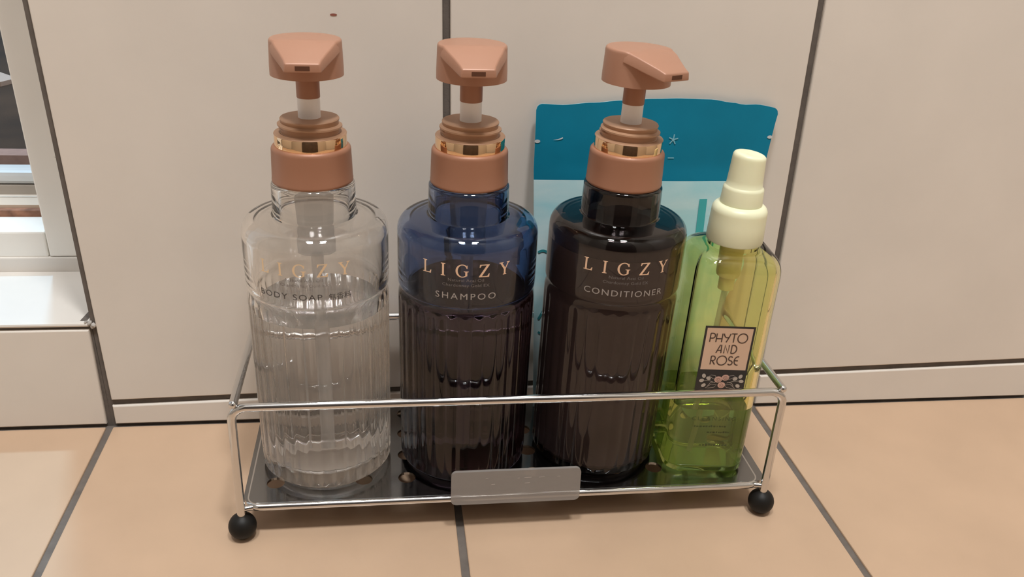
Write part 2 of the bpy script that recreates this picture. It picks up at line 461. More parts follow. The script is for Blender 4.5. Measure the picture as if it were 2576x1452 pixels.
box('track_wall', OPX0, -0.0446, 0.1243, 0.150, 0.0900, 0.1068, M['taupe'], win)
sash = box('sash_rail', OPX0, -0.0446, 0.1256, 0.1440, 0.1069, 0.1160, M['alum'], win, 0.0030)
box('glass_pane', OPX0, -0.0446, 0.1340, 0.1370, 0.1155, OPZ1, M['pane'], win)
box('outer_ledge', OPX0-0.2, 0.10, 0.160, 0.176, 0.02, 0.1165, M['pink'], win)
# top and left members of the frame (outside the picture)
box('frame_jamb', OPX0, OPX0+0.03, SD+0.0006, 0.150, 0.0950, OPZ1, M['frame_white'], win, 0.001)
box('frame_head', OPX0+0.03, -0.0440, SD+0.0006, 0.150, OPZ1-0.02, OPZ1, M['frame_white'], win, 0.001)
gx = bmesh.new(); add_box(gx, -3.2, 1.6, 0.20, 3.2, -0.06, 0.02)
ge = obj('ground', gx, M['soil']); ge['kind'] = 'structure'; ge['label'] = 'dark mottled ground outside the window'

# something pale lying outside
bm = bmesh.new()
pts = [(-0.366, 0.8445), (-0.344, 0.822), (-0.335, 0.800), (-0.3425, 0.783), (-0.42, 0.770), (-0.43, 0.865)]
lo_ = [bm.verts.new((x, y, 0.0)) for x, y in pts]; hi_ = [bm.verts.new((x, y, 0.006)) for x, y in pts]
bm.faces.new(lo_[::-1]); bm.faces.new(hi_)
for i in range(len(pts)):
    j = (i+1) % len(pts); bm.faces.new((lo_[i], lo_[j], hi_[j], hi_[i]))
bmesh.ops.recalc_face_normals(bm, faces=bm.faces)
wb = obj('white_board', bm, M['board']); wb.location.z = 0.02
wb['label'] = 'small pointed white board lying on the dark ground outside the window'; wb['category'] = 'board'

# ------------------------------------------------------------------ wire caddy
CX0, CX1, CY0, CY1 = 0.0910, 0.3635, -0.1025, -0.0122
ZT, ZR, WR = 0.0765, 0.0180, 0.00215
ZP = 0.0188
caddy = thing('wire_caddy', 'chrome wire bottle caddy with a steel tray and black ball feet', 'caddy', (0.2272, -0.0573, 0))
def L(p): return Vector(p) - caddy.location
BR = 0.0070
def frame_path(y):
    a, b, c, d = (CX0, y, 0.0075), (CX0, y, ZT), (CX1, y, ZT), (CX1, y, 0.0075)
    return [L(a)] + bend(L(a), L(b), L(c), BR) + bend(L(b), L(c), L(d), BR) + [L(d)]
bm = bmesh.new(); tube(bm, frame_path(CY0), WR, 14); obj('wire_frame', bm, M['chrome'], caddy, True, label='front bent chrome wire, two legs and the top rail')
RX0, RX1 = CX0+0.016, CX1-0.016       # the rear legs stand further in
bm = bmesh.new()
tube(bm, [L((CX0, CY1, ZT)), L((CX1, CY1, ZT))], WR, 14)
for x in (RX0, RX1): tube(bm, [L((x, CY1, 0.0075)), L((x, CY1, ZT))], WR*0.98, 14)
obj('wire_frame', bm, M['chrome'], caddy, True, label='rear chrome rail with its two legs behind the bottles')
for x in (CX0+0.0012, CX1-0.0012):
    bm = bmesh.new()
    tube(bm, [L((x, CY0+0.0002, ZT+0.0016)), L((x, CY0+0.003, ZT+0.0016)), L((x, (CY0+CY1)/2, ZT+0.0016)), L((x, CY1-0.003, ZT+0.0016)), L((x, CY1-0.0002, ZT+0.0016))], WR*0.95, 14)
    for ye in (CY0+0.0002, CY1-0.0002):
        bmesh.ops.create_uvsphere(bm, u_segments=14, v_segments=10, radius=WR*0.96, matrix=Matrix.Translation(L((x, ye, ZT+0.0016))))
    obj('side_wire', bm, M['chrome'], caddy, True)
# low rail that carries the tray: a rounded loop of wire
def rrect(x0, x1, y0, y1, r, k=6):
    pts = []
    for cx_, cy_, a0 in ((x1-r, y1-r, 0), (x0+r, y1-r, 90), (x0+r, y0+r, 180), (x1-r, y0+r, 270)):
        pts += [(cx_+r*math.cos(math.radians(a0+90*i/k)), cy_+r*math.sin(math.radians(a0+90*i/k))) for i in range(k+1)]
    return pts
bm = bmesh.new()
tube(bm, [L((x, y, ZR-0.0010)) for x, y in rrect(CX0+0.0028, CX1-0.0028, CY0+0.0012, CY1-0.0012, 0.006)], 0.0019, 12, closed=True)
obj('tray_rail', bm, M['chrome'], caddy, True)
# short welds between the rail and the legs
for x in (CX0, CX1):
    for y in (CY0,):
        sx = 1 if x == CX0 else -1
        bm = bmesh.new(); tube(bm, [L((x, y, ZR-0.001)), L((x+sx*0.0055, y+(0.0012 if y == CY0 else -0.0012), ZR-0.001))], 0.0015, 10)
        obj('weld_wire', bm, M['chrome'], caddy, True)
# tray: sheet with round holes
HOLES = []
hs = 0.0223
for i in range(12):
    for j in range(4):
        HOLES.append((0.1060+i*hs, -0.0850+j*0.0200))
bm = bmesh.new()
TX0, TX1, TY0, TY1 = CX0+0.0004, CX1+0.0018, CY0+0.0020, CY1-0.001
outer = rrect(TX0, TX1, TY0, TY1, 0.0065)
HR, NS = 0.0045, 20
def tray_face(bm, z, up):
    ov = [bm.verts.new(L((x, y, z))) for x, y in outer]
    es = [bm.edges.new((ov[i], ov[(i+1) % len(ov)])) for i in range(len(ov))]
    hv = []
    for hx, hy in HOLES:
        hvv = [bm.verts.new(L((hx+HR*math.cos(2*PI*k/NS), hy+HR*math.sin(2*PI*k/NS), z))) for k in range(NS)]
        es += [bm.edges.new((hvv[k], hvv[(k+1) % NS])) for k in range(NS)]
        hv.append(hvv)
    bmesh.ops.triangle_fill(bm, use_beauty=True, use_dissolve=False, edges=es, normal=(0, 0, 1 if up else -1))
    return ov, hv
o1, h1 = tray_face(bm, ZP, True); o0, h0_ = tray_face(bm, ZP-0.0014, False)
for a, b in [(o1, o0)] + list(zip(h1, h0_)):
    for i in range(len(a)):
        j = (i+1) % len(a); bm.faces.new((a[i], a[j], b[j], b[i]))
bmesh.ops.recalc_face_normals(bm, faces=bm.faces)
obj('perforated_tray', bm, M['tray'], caddy, label='dark mirror-finish steel tray with round holes')
for xs, y in (((CX0, CX1), CY0), ((RX0, RX1), CY1)):
    for x in xs:
        bm = bmesh.new()
        add_rings(bm, [circ(max(0.0069*math.sin(PI*i/18), 0.00002), 0.00698-0.0069*math.cos(PI*i/18), 28) for i in range(19)], True, True)
        for v in bm.verts: v.co += L((x, y, 0))
        obj('ball_foot', bm, M['rubber'], caddy, True, label='black ball foot')
# clear name tag on the front rail
bm = bmesh.new()
tz0, tz1, tx0, tx1 = 0.0172, 0.0362, 0.1945, 0.2608
sh = rrect(tx0, tx1, tz0, tz1, 0.0028)
lean = 0.0016
fr = [bm.verts.new(L((x, CY0-0.0046+(z-tz0)/(tz1-tz0)*lean, z))) for x, z in sh]; bk = [bm.verts.new(L((x, CY0-0.0030+(z-tz0)/(tz1-tz0)*lean, z))) for x, z in sh]
bm.faces.new(fr); bm.faces.new(bk[::-1])
for i in range(len(sh)):
    j = (i+1) % len(sh); bm.faces.new((fr[j], fr[i], bk[i], bk[j]))
bmesh.ops.recalc_face_normals(bm, faces=bm.faces)
nt_ = obj('name_tag', bm, M['tag'], caddy, label='cloudy clear plastic tag clipped to the front rail')
bm = bmesh.new()
for x0, x1, z in [(0.2118, 0.2131, 0.0322), (0.2148, 0.2166, 0.0285), (0.2315, 0.2352, 0.0318), (0.2318, 0.2345, 0.0286), (0.2390, 0.2420, 0.0317), (0.2484, 0.2500, 0.0318), (0.228, 0.2292, 0.0317)]:
    y = CY0-0.00465+(z-tz0)/(tz1-tz0)*lean
    f = [L((x0, y-0.0001, z)), L((x1, y-0.0001, z+0.00006)), L((x1, y-0.0001, z+0.00028)), L((x0, y-0.0001, z+0.0002))]
    bm.faces.new([bm.verts.new(q) for q in f])
obj('raised_mark', bm, M['tagmark'], nt_)

# ------------------------------------------------------------------ pump bottles
NF = 32
NSEG = 256
R0 = 0.0343
H_FL = 0.0984; H_GRV = 0.1020; H_LAB = 0.1050; H_SH = 0.1318; H_SHT = 0.1378; H_NB = 0.1392; H_NT = 0.1547
def outer_profile():
    P = [(0.0, 0.0290, 0)] + [(h, r, 0) for h, r in rnd(0.0, 0.0298, 0.0034, 0.0334, 5)]
    P += [(0.0046, 0.0336, 0.5), (0.0060, 0.0337, 1.0)]
    for i in range(1, 9): P.append((0.006+i*(H_FL-0.0034-0.006)/8, 0.0337+0.0006*i/8, 1.0))
    P += [(H_FL-0.0022, 0.0343, 0.85), (H_FL-0.0011, 0.0342, 0.5), (H_FL, 0.0340, 0.15), (H_FL+0.0007, 0.0338, 0)]
    P += [(H_GRV-0.0012, 0.0334, 0), (H_GRV, 0.0333, 0), (H_GRV+0.0010, 0.0335, 0)]
    P += [(h, r, 0) for h, r in rnd(H_LAB-0.0018, 0.0336, H_LAB, R0, 4, False)] + [(H_LAB+0.004, R0+0.0001, 0), (H_LAB+0.016, R0+0.0001, 0)]
    P += [(h, r, 0) for h, r in rnd(H_SH-0.001, R0+0.0001, H_SHT, 0.0288, 8)]
    P += [(H_SHT+0.0006, 0.0245, 0), (H_SHT+0.0009, 0.0215, 0)]
    P += [(h, r, 0) for h, r in [(H_NB-0.0003, 0.0202), (H_NB+0.0008, 0.0195)]]
    P += [(H_NT-0.0022, 0.0193, 0)] + [(h, r, 0) for h, r in rnd(H_NT-0.0016, 0.0193, H_NT, 0.0178, 5)]
    return P
def fl_ring(r, h, fl, amp):
    out = []
    for i in range(NSEG):
        t = 2*PI*i/NSEG
        rr = r - amp*fl*(1-abs(math.sin(NF*t/2)))*1.0
        out.append(Vector((rr*math.sin(t), -rr*math.cos(t), h)))
    return out
def inner_profile(bottom):
    P = [(bottom+0.0004, 0.012, 0), (bottom, 0.020, 0)] + [(h, r, 0.6) for h, r in rnd(bottom, 0.0268, bottom+0.0030, 0.0304, 4)]
    for i in range(1, 8): P.append((bottom+0.003+i*(H_FL-0.006-bottom-0.003)/7, 0.0304+0.0004*i/7, 0.15))
    P += [(H_FL-0.002, 0.0308, 0.1), (H_FL+0.0006, 0.0306, 0), (H_GRV, 0.0304, 0), (H_LAB, 0.0308, 0), (H_LAB+0.008, 0.0314, 0), (H_SH-0.004, 0.0314, 0)]
    P += [(h, r, 0) for h, r in rnd(H_SH-0.003, 0.0314, H_SHT-0.0026, 0.0262, 6)]
    P += [(H_SHT-0.0018, 0.0225, 0), (H_SHT-0.0016, 0.0195, 0), (H_SHT-0.0008, 0.0172, 0), (H_NB+0.001, 0.0168, 0), (H_NT-0.002, 0.0166, 0), (H_NT, 0.0166, 0)]
    return P
def cut(P, h):
    """split a (h, r, f) profile at height h"""
    lo = [q for q in P if q[0] < h]; hi = [q for q in P if q[0] >= h]
    # inner bottom points lie first in the list, so order is kept
    a, b = lo[-1], hi[0]; t = (h-a[0])/(b[0]-a[0])
    m = tuple(a[i]+(b[i]-a[i])*t for i in range(3)); m = (h, m[1], m[2])
    return lo+[m], [m]+hi
AMP = 0.00065
def bottle_shell(level, bottom, mat, parent):
    bm = bmesh.new()
    op = outer_profile()
    rings = [fl_ring(r, h, f, AMP) for h, r, f in op]
    rings.insert(0, [Vector((0.018*q.x/0.029, 0.018*q.y/0.029, 0.0012)) for q in rings[0]])
    vo = add_rings(bm, rings, cap0=True)
    ip = inner_profile(bottom)
    wet, dry = cut(ip, level)
    vi = add_rings(bm, [fl_ring(r, h, f, AMP) for h, r, f in dry], flip=True)
    n = NSEG
    for i in range(n):
        j = (i+1) % n
        bm.faces.new((vo[-1][i], vo[-1][j], vi[-1][j], vi[-1][i]))
    o = obj('bottle_body', bm, mat, parent)
    return wet
def bottle_liquid(wet, mat, mat_top, parent, level, label):
    bm = bmesh.new()
    rg = add_rings(bm, [fl_ring(r, h, f, AMP) for h, r, f in wet], cap0=True)
    top = bm.faces.new(rg[-1]); top.material_index = 1
    return obj('liquid', bm, mat, parent, mats=[mat, mat_top], label=label)

def on_cyl(phi0, h0, R):
    def fn(s, t, d):
        a = phi0 + s/R
        return Vector(((R+d)*math.sin(a), -(R+d)*math.cos(a), h0+t))
    return fn

# serif capitals for the brand lettering, drawn as outlines (unit cap height)
def poly(*pts): return [tuple(p) for p in pts]
SER = 0.055
def glyph(c):
    if c == 'I':
        return [[(0.02, 0), (0.36, 0), (0.36, SER), (0.265, SER+0.02), (0.265, 1-SER-0.02), (0.36, 1-SER), (0.36, 1), (0.02, 1), (0.02, 1-SER), (0.115, 1-SER-0.02), (0.115, SER+0.02), (0.02, SER)]], 0.38
    if c == 'L':
        return [[(0.0, 0), (0.68, 0), (0.72, 0.27), (0.66, 0.27), (0.56, 0.09), (0.265, 0.07), (0.265, 1-SER-0.02), (0.36, 1-SER), (0.36, 1), (0.0, 1), (0.0, 1-SER), (0.115, 1-SER-0.02), (0.115, SER+0.02), (0.0, SER)]], 0.72
    if c == 'Z':
        return [[(0.0, 0), (0.76, 0), (0.80, 0.27), (0.74, 0.27), (0.62, 0.075), (0.21, 0.075), (0.78, 0.95), (0.78, 1), (0.06, 1), (0.03, 0.76), (0.09, 0.76), (0.19, 0.925), (0.57, 0.925), (0.0, 0.05)]], 0.80
    if c == 'Y':
        return [[(0.32, 0), (0.62, 0), (0.62, SER), (0.545, SER+0.02), (0.545, 0.44), (0.80, 0.93), (0.88, 1-SER), (0.88, 1), (0.62, 1), (0.62, 1-SER), (0.70, 0.93), (0.50, 0.54), (0.25, 0.93), (0.34, 1-SER), (0.34, 1), (0.0, 1), (0.0, 1-SER), (0.08, 0.93), (0.395, 0.42), (0.395, SER+0.02), (0.32, SER)]], 0.88
    if c == 'G':
        out = [(0.5+0.5*math.cos(math.radians(a)), 0.5+0.52*math.sin(math.radians(a))) for a in range(42, 316, 14)]
        out += [(0.86, 0.10), (0.86, 0.40), (0.96, 0.43), (0.96, 0.48), (0.60, 0.48), (0.60, 0.43), (0.71, 0.40), (0.71, 0.09)]
        inn = [(0.5+0.34*math.cos(math.radians(a)), 0.5+0.45*math.sin(math.radians(a))) for a in range(300, 56, -14)]
        out += inn + [(0.76, 0.80), (0.80, 0.69), (0.86, 0.69), (0.87, 0.95), (0.83, 0.95)]
        return [out], 0.96
def serif_word(word, cap, gaps):
    parts = []; x = 0
    pos = []
    for i, c in enumerate(word):
        pl, w = glyph(c); pos.append((c, x, pl, w)); x += w*cap + gaps
    total = x-gaps
    for c, x0, pl, w in pos:
        for P in pl:
            vs = [(x0-total/2+px*cap*1.0, py*cap) for px, py in P]
            tri = tessellate_polygon([[Vector((a_, b_, 0)) for a_, b_ in vs]])
            parts.append((vs, [tuple(t_) for t_ in tri]))
    return parts

def film_patch(fn, w, h0, h1, r, mat, parent, d):
    pts = rrect(-w/2, w/2, h0, h1, r, 4)
    bm = bmesh.new(); nx = 36
    # grid clipped by the rounded corners
    rows = 10; grid = []
    for j in range(rows+1):
        t = h0+(h1-h0)*j/rows
        e = 0
        for edge in (t-h0, h1-t):
            if edge < r: e = max(e, r-math.sqrt(max(0, r*r-(r-edge)**2)))
        grid.append([bm.verts.new(fn((-w/2+e)+(w-2*e)*i/nx, t, d)) for i in range(nx+1)])
    for j in range(rows):
        for i in range(nx): 
            f = bm.faces.new((grid[j][i], grid[j][i+1], grid[j+1][i+1], grid[j+1][i])); f.smooth = True
    return obj('clear_film', bm, mat, parent)

def pump_head(parent, yaw):
    """cap with a sloping beak; local: spout towards -y"""
    HB, HT = 0.2034, 0.2193
    head = bmesh.new()
    # cap: tapered cylinder with rounded top edge, its front part cut by the slope of the beak
    yc = -0.0070; sl = 0.345           # crease position and slope of the beak
    def top_h(y): return HT if y > yc else HT - (yc-y)*sl
    prof = [(HB, 0.0150), (HB+0.0002, 0.0161), (HB+0.004, 0.0161), (HB+0.009, 0.0159), (HT-0.0016, 0.01575)] + rnd(HT-0.0012, 0.0157, HT, 0.0145, 4)
    rings = []
    for h, r in prof + [(HT, 0.010), (HT, 0.005)]:
        rg = []
        for i in range(72):
            t = 2*PI*i/72; x, y = r*math.sin(t), -r*math.cos(t)
            lim = top_h(y)
            hh = HB+(h-HB)*(lim-HB)/(HT-HB) if lim < HT else h
            rg.append(Vector((x, y, hh)))
        rings.append(rg)
    rings.insert(0, [Vector((0.0, 0.0, HB+0.0006)) + 0.35*(q-Vector((0, 0, HB))) + Vector((0, 0, 0)) for q in rings[0]])
    for q in rings[0]: q.z = HB+0.0004
    add_rings(head, rings, True, True)
    # beak: slab that grows out of the crease and narrows to the tip
    ytip = -0.0262; th0, th1 = 0.0050, 0.0039
    def sec(y, w, th, up=0.0003):
        z = top_h(y)+up
        return [Vector((-w/2, y, z)), Vector((w/2, y, z)), Vector((w/2*1.09, y, z-th)), Vector((-w/2*1.09, y, z-th))]
    secs = [sec(yc+0.0006, 0.0276, th0, -0.0001), sec(-0.0120, 0.0244, th0), sec(-0.0180, 0.0194, th0*0.97), sec(-0.0230, 0.0157, th0*0.9), sec(ytip, 0.0142, th1)]
    vr = [[head.verts.new(p) for p in s_] for s_ in secs]
    nf = []
    for a, b in zip(vr, vr[1:]):
        for k in range(4):
            nf.append(head.faces.new((a[k], a[(k+1) % 4], b[(k+1) % 4], b[k])))
    nf.append(head.faces.new(vr[-1])); nf.append(head.faces.new(vr[0][::-1]))
    bmesh.ops.recalc_face_normals(head, faces=nf)
    longe = []
    for a, b in zip(vr, vr[1:]):
        for k in range(4):
            e = head.edges.get((a[k], b[k])); longe.append(e)
    longe += [head.edges.get((vr[-1][k], vr[-1][(k+1) % 4])) for k in range(4)]
    bmesh.ops.bevel(head, geom=[e for e in longe if e], offset=0.0007, segments=3, affect='EDGES', profile=0.5)
    rot = Matrix.Rotation(yaw, 4, 'Z')
    bmesh.ops.transform(head, matrix=rot, verts=head.verts)
    o = obj('pump_head', head, M['copper_light'], parent)
    # opening in the tip
    bm = bmesh.new(); zt = top_h(ytip)
    add_box(bm, -0.0030, 0.0030, ytip-0.00012, ytip+0.003, zt-0.0026, zt-0.0007)
    bmesh.ops.transform(bm, matrix=rot, verts=bm.verts)
    obj('nozzle_opening', bm, M['hole'], o, label='dark slot of the pump spout')
    return o

def make_bottle(name, label, loc, tilt, shell_mat, liq, level, bottom, face, yaw, word, wcap, word_mat, word_dx=0.0, small_mat=None, cjk=None, film=None, roll=0.0, foil=None):
    t = thing(name, label, 'bottle', (loc[0], loc[1], ZP+0.0001+0.034*math.radians(math.hypot(*tilt))), (0, 0, 0), 'pump bottles in the wire caddy')
    t.rotation_euler = (-math.radians(tilt[1]), math.radians(tilt[0]), 0)
    wet = bottle_shell(level, bottom, shell_mat, t)
    if liq: bottle_liquid(wet, liq[0], liq[1], t, level, liq[2])
    # collar with a rounded top edge and very fine ribs
    bm = bmesh.new()
    prof = [(0.1549, 0.0170), (0.1549, 0.0183), (0.1552, 0.01855), (0.1562, 0.0186), (0.1568, 0.0184), (0.164, 0.0182), (0.1696, 0.0180)] + rnd(0.1698, 0.0180, 0.1718, 0.0166, 5) + [(0.1716, 0.0150)]
    rg = []
    for h, r in prof:
        amp = 0.00006 if 0.1565 < h < 0.171 else 0
        rg.append([Vector(((r+amp*(i % 2))*math.sin(2*PI*i/240), -(r+amp*(i % 2))*math.cos(2*PI*i/240), h)) for i in range(240)])
    add_rings(bm, rg, True, True)
    obj('collar', bm, M['copper'], t)
    bm = bmesh.new(); lathe(bm, [(0.1715, 0.0140), (0.1715, 0.0160), (0.1718, 0.0163), (0.1769, 0.0163), (0.1772, 0.0161), (0.1772, 0.0140)], 96)
    obj('gold_ring', bm, M['gold'], t)
    # threaded plug: flange, core and one raised helical thread
    bm = bmesh.new()
    lathe(bm, [(0.1771, 0.0125), (0.1771, 0.0161), (0.1773, 0.0164), (0.1776, 0.0162), (0.1777, 0.0132), (0.1779, 0.0130), (0.1830, 0.0129), (0.1834, 0.0132), (0.1840, 0.0133), (0.1844, 0.0130), (0.1844, 0.0060)], 96)
    N = 90; turns = 1.25; rgs = []
    for i in range(N+1):
        f = i/N; a = -2.4 + face + 2*PI*turns*f; z = 0.1821-0.0036*f*0.75
        rr = 0.0128 + 0.0017*min(1, 8*f, 8*(1-f))
        c, s_ = math.sin(a), -math.cos(a)
        rgs.append([Vector((0.0126*c, 0.0126*s_, z-0.0007)), Vector((rr*c, rr*s_, z-0.0005)), Vector((rr*c, rr*s_, z+0.0002)), Vector((0.0126*c, 0.0126*s_, z+0.0009))])
    vr = [[bm.verts.new(p) for p in r_] for r_ in rgs]; nf = []
    for a, b in zip(vr, vr[1:]):
        for k in range(4):
            f_ = bm.faces.new((a[k], a[(k+1) % 4], b[(k+1) % 4], b[k])); f_.smooth = True; nf.append(f_)
    nf += [bm.faces.new(vr[0]), bm.faces.new(vr[-1][::-1])]
    bmesh.ops.recalc_face_normals(bm, faces=nf)
    obj('threaded_plug', bm, M['copper_tan'], t)
    bm = bmesh.new(); lathe(bm, [(0.1800, 0.0051), (0.1952, 0.0050)], 40); obj('white_stem', bm, M['stem'], t)
    bm = bmesh.new(); lathe(bm, [(0.1934, 0.0042), (0.1934, 0.0051), (0.1937, 0.0052), (0.2045, 0.0052)], 40); obj('upper_stem', bm, M['copper'], t)
    pump_head(t, yaw)
    # pump works and dip tube inside
    bm = bmesh.new(); lathe(bm, [(0.120, 0.0034), (0.1215, 0.0088), (0.153, 0.0092)], 32); obj('pump_cylinder', bm, M['tube'], t, True)
    bm = bmesh.new(); lathe(bm, [(0.0125, 0.0030), (0.1202, 0.0030)], 24); obj('dip_tube', bm, M['tube'], t, True)
    # prints
    fn = lambda h: on_cyl(face, h, R0+0.0001)
    if film: film_patch(on_cyl(face, 0, R0+0.0001), 0.0485, 0.1058, 0.1312, 0.0022, film, t, 0.00008)
    wrap_obj('brand_lettering', serif_word('LIGZY', 0.0063, 0.0047), fn(0.1201), foil or M['foil'], t, 0.0002, label='shiny foil brand lettering')
    sm = small_mat or M['ink_small']
    a1 = text_mesh('Natural Acai Oil', 0.0021, 1.05, 1.15); a2 = text_mesh('Chardonnay Gold EX', 0.0021, 1.05, 1.15)
    wrap_obj('small_lettering', [shift(a1, 0, 0.0021), shift(a2, 0, -0.0005)], fn(0.1157), sm, t, 0.0002, label='two lines of tiny lettering')
    w1 = text_mesh(word, wcap/0.73, 1.32 if len(word) < 8 else 1.20, 1.12 if len(word) != 9 else 1.19)
    pr = [shift(w1, word_dx, 0)]
    if cjk:
        pr.append(shift(text_mesh(cjk, 0.0036, 1.0, 1.0), 0.0160, -0.0001))
    wrap_obj('product_lettering', pr, fn(0.1087), word_mat, t, 0.0002, label='product name in capitals')
    return t

make_bottle('pump_bottle', 'clear pump bottle of colourless body soap with a copper coloured pump', (0.1312, -0.0618), (-0.38, 0.4),
            M['shell_clear'], (M['liq_clear'], M['liq_clear_top'], 'clear colourless soap'), 0.0928, 0.0085, math.radians(-6), math.radians(1),
            'BODY SOAP', 0.0030, M['ink_grey'], -0.0074, M['ink_small'], '無香料', M['film_clear'], foil=M['foil_pale'])
make_bottle('pump_bottle', 'navy blue see-through pump bottle marked SHAMPOO, second from the left', (0.2040, -0.0616), (-0.31, 0.0),
            M['shell_navy'], (M['liq_amber'], M['liq_amber_top'], 'dark reddish brown shampoo'), 0.1003, 0.0065, math.radians(-6), math.radians(1),
            'SHAMPOO', 0.0033, M['ink_silver'], 0, None, None, M['film'])
make_bottle('pump_bottle', 'dark brown pump bottle marked CONDITIONER with its spout turned right', (0.2770, -0.0606), (0.75, -0.3),
            M['shell_brown'], (M['liq_cream'], M['liq_cream'], 'dark looking conditioner'), 0.1255, 0.0040, math.radians(-4.5), math.radians(26),
            'CONDITIONER', 0.0033, M['ink_silver'], 0, None, None, M['film'])

# ------------------------------------------------------------------ green spray bottle
G0 = (0.3342, -0.0712); GROT = math.radians(-4); GTILT = (1.0, 0.0)
gb = thing('spray_bottle', 'square green see-through spray bottle with a pale lime cap and rose label', 'bottle', (G0[0], G0[1], ZP+0.00055))
gb.rotation_euler = (0, math.radians(GTILT[0]), GROT)
HWD = 0.0217
def rr_ring(h, w, c, n=96):
    """rounded square ring: half width w, corner radius c"""
    out = []; k = n//4
    for qd in range(4):
        a0 = -135+90*qd   # start at front-left going counter-clockwise
        sgn = [(1, -1), (1, 1), (-1, 1), (-1, -1)][qd]
        for i in range(k):
            a = math.radians(-90+90*qd+90*i/(k-1))
            out.append(Vector((sgn[0]*(w-c)+c*math.cos(a), sgn[1]*(w-c)+c*math.sin(a), h)))
    return out
def gprof(off, bottom):
    P = []
    W = HWD-off; cR = 0.0085-off*0.8
    P += [(bottom, W-0.0035, cR-0.0015), (bottom+0.0006, W-0.0012, cR-0.0004), (bottom+0.002, W, cR)]
    for i in range(1, 8): P.append((bottom+0.002+i*(0.1140-bottom-0.002)/7, W, cR))
    # arched shoulders into the neck
    NRk = 0.0128-off*0.8
    h0s, h1s = 0.1140, 0.1258-off*0.5
    for i in range(1, 15):
        t = math.sin(PI/2*i/14); w = NRk+(W-NRk)*max(0, 1-t**2.9)**(1/2.9)
        k = (W-w)/(W-NRk)
        P.append((h0s+(h1s-h0s)*t, w, min(cR+(NRk-cR)*k**0.9 if k < 1 else NRk, w*0.9999)))
    P.append((0.1300, NRk*0.99, NRk*0.9899))
    return P
op = gprof(0, 0.0); ip = gprof(0.0022, 0.0022)
LV = 0.0400
lo = [q for q in ip if q[0] < LV]; hi = [q for q in ip if q[0] >= LV]
tt = (LV-lo[-1][0])/(hi[0][0]-lo[-1][0]); mid_ = tuple(lo[-1][i]+(hi[0][i]-lo[-1][i])*tt for i in range(3))
bm = bmesh.new()
vo = add_rings(bm, [rr_ring(*q) for q in op], cap0=True)
vi = add_rings(bm, [rr_ring(*q) for q in [mid_]+hi], flip=True)
for i in range(96):
    j = (i+1) % 96; bm.faces.new((vo[-1][i], vo[-1][j], vi[-1][j], vi[-1][i]))
obj('bottle_body', bm, M['shell_green'], gb)
bm = bmesh.new(); rg = add_rings(bm, [rr_ring(*q) for q in lo+[mid_]], cap0=True); f = bm.faces.new(rg[-1]); f.material_index = 1
obj('liquid', bm, None, gb, mats=[M['liq_green'], M['liq_green_top']], label='pale green cleansing liquid')
# cap: collar and stepped spray head
bm = bmesh.new()
lathe(bm, [(0.1284, 0.0125), (0.1284, 0.0139), (0.1290, 0.0141), (0.1380, 0.0138), (0.1435, 0.0136)] + rnd(0.1438, 0.0136, 0.1476, 0.0100, 6) + [(0.1480, 0.0070)], 72)
obj('cap_collar', bm, M['cap'], gb, True)
bm = bmesh.new()
pr = [(0.1470, 0.0100), (0.1478, 0.01025), (0.1485, 0.0103), (0.1552, 0.0099), (0.1560, 0.0097), (0.1566, 0.0091), (0.1570, 0.0088), (0.1600, 0.0086), (0.1690, 0.0081), (0.1706, 0.00805)] + rnd(0.1710, 0.0080, 0.1730, 0.0058, 5) + [(0.1731, 0.0030), (0.1731, 0.0005)]
vr = lathe(bm, pr, 64)
# thumb rest: the top is hollowed and tipped a little
for v in bm.verts:
    if v.co.z > 0.1695:
        k = (v.co.z-0.1695)/0.0036
        v.co.z -= 0.0011*k*(v.co.x*0.7+0.0)/0.008
        d = Vector((v.co.x-0.0025, v.co.y+0.001)).length
        if d < 0.0052 and k > 0.9: v.co.z -= 0.0011*(1-(d/0.0052)**2)
so = obj('spray_head', bm, M['cap'], gb, True)
# pump works and dip tube seen through the plastic
bm = bmesh.new(); lathe(bm, [(0.1010, 0.0020), (0.1015, 0.0040), (0.1080, 0.0040), (0.1088, 0.0056), (0.1100, 0.0060), (0.1290, 0.0062)], 40)
obj('pump_cylinder', bm, M['cap'], gb, True)
bm = bmesh.new(); tube(bm, [(0, 0, 0.1015), (-0.001, 0, 0.07), (-0.003, -0.001, 0.040), (-0.006, -0.002, 0.006)], 0.0016, 14)
obj('dip_tube', bm, M['tube'], gb, True)
# label on the front face
YL = -HWD
def flat(d0): 
    return lambda s, t, d: Vector((s, YL-d0-d, t+0.0018))
LX = -0.0010; LZ0, LZ1 = 0.0488, 0.0884; LW = 0.0258
def rect(x0, x1, z0, z1): return ([(x0, z0), (x1, z0), (x1, z1), (x0, z1)], [(0, 1, 2, 3)])
lab = wrap_obj('rose_label', [rect(LX-LW/2, LX+LW/2, LZ0, LZ1)], flat(0), M['label_black'], gb, 0.00010, label='black bordered paper label')
wrap_obj('peach_panel', [rect(LX-LW/2+0.0011, LX+LW/2-0.0011, 0.0634, LZ1-0.0011)], flat(0), M['label_peach'], lab, 0.00018)
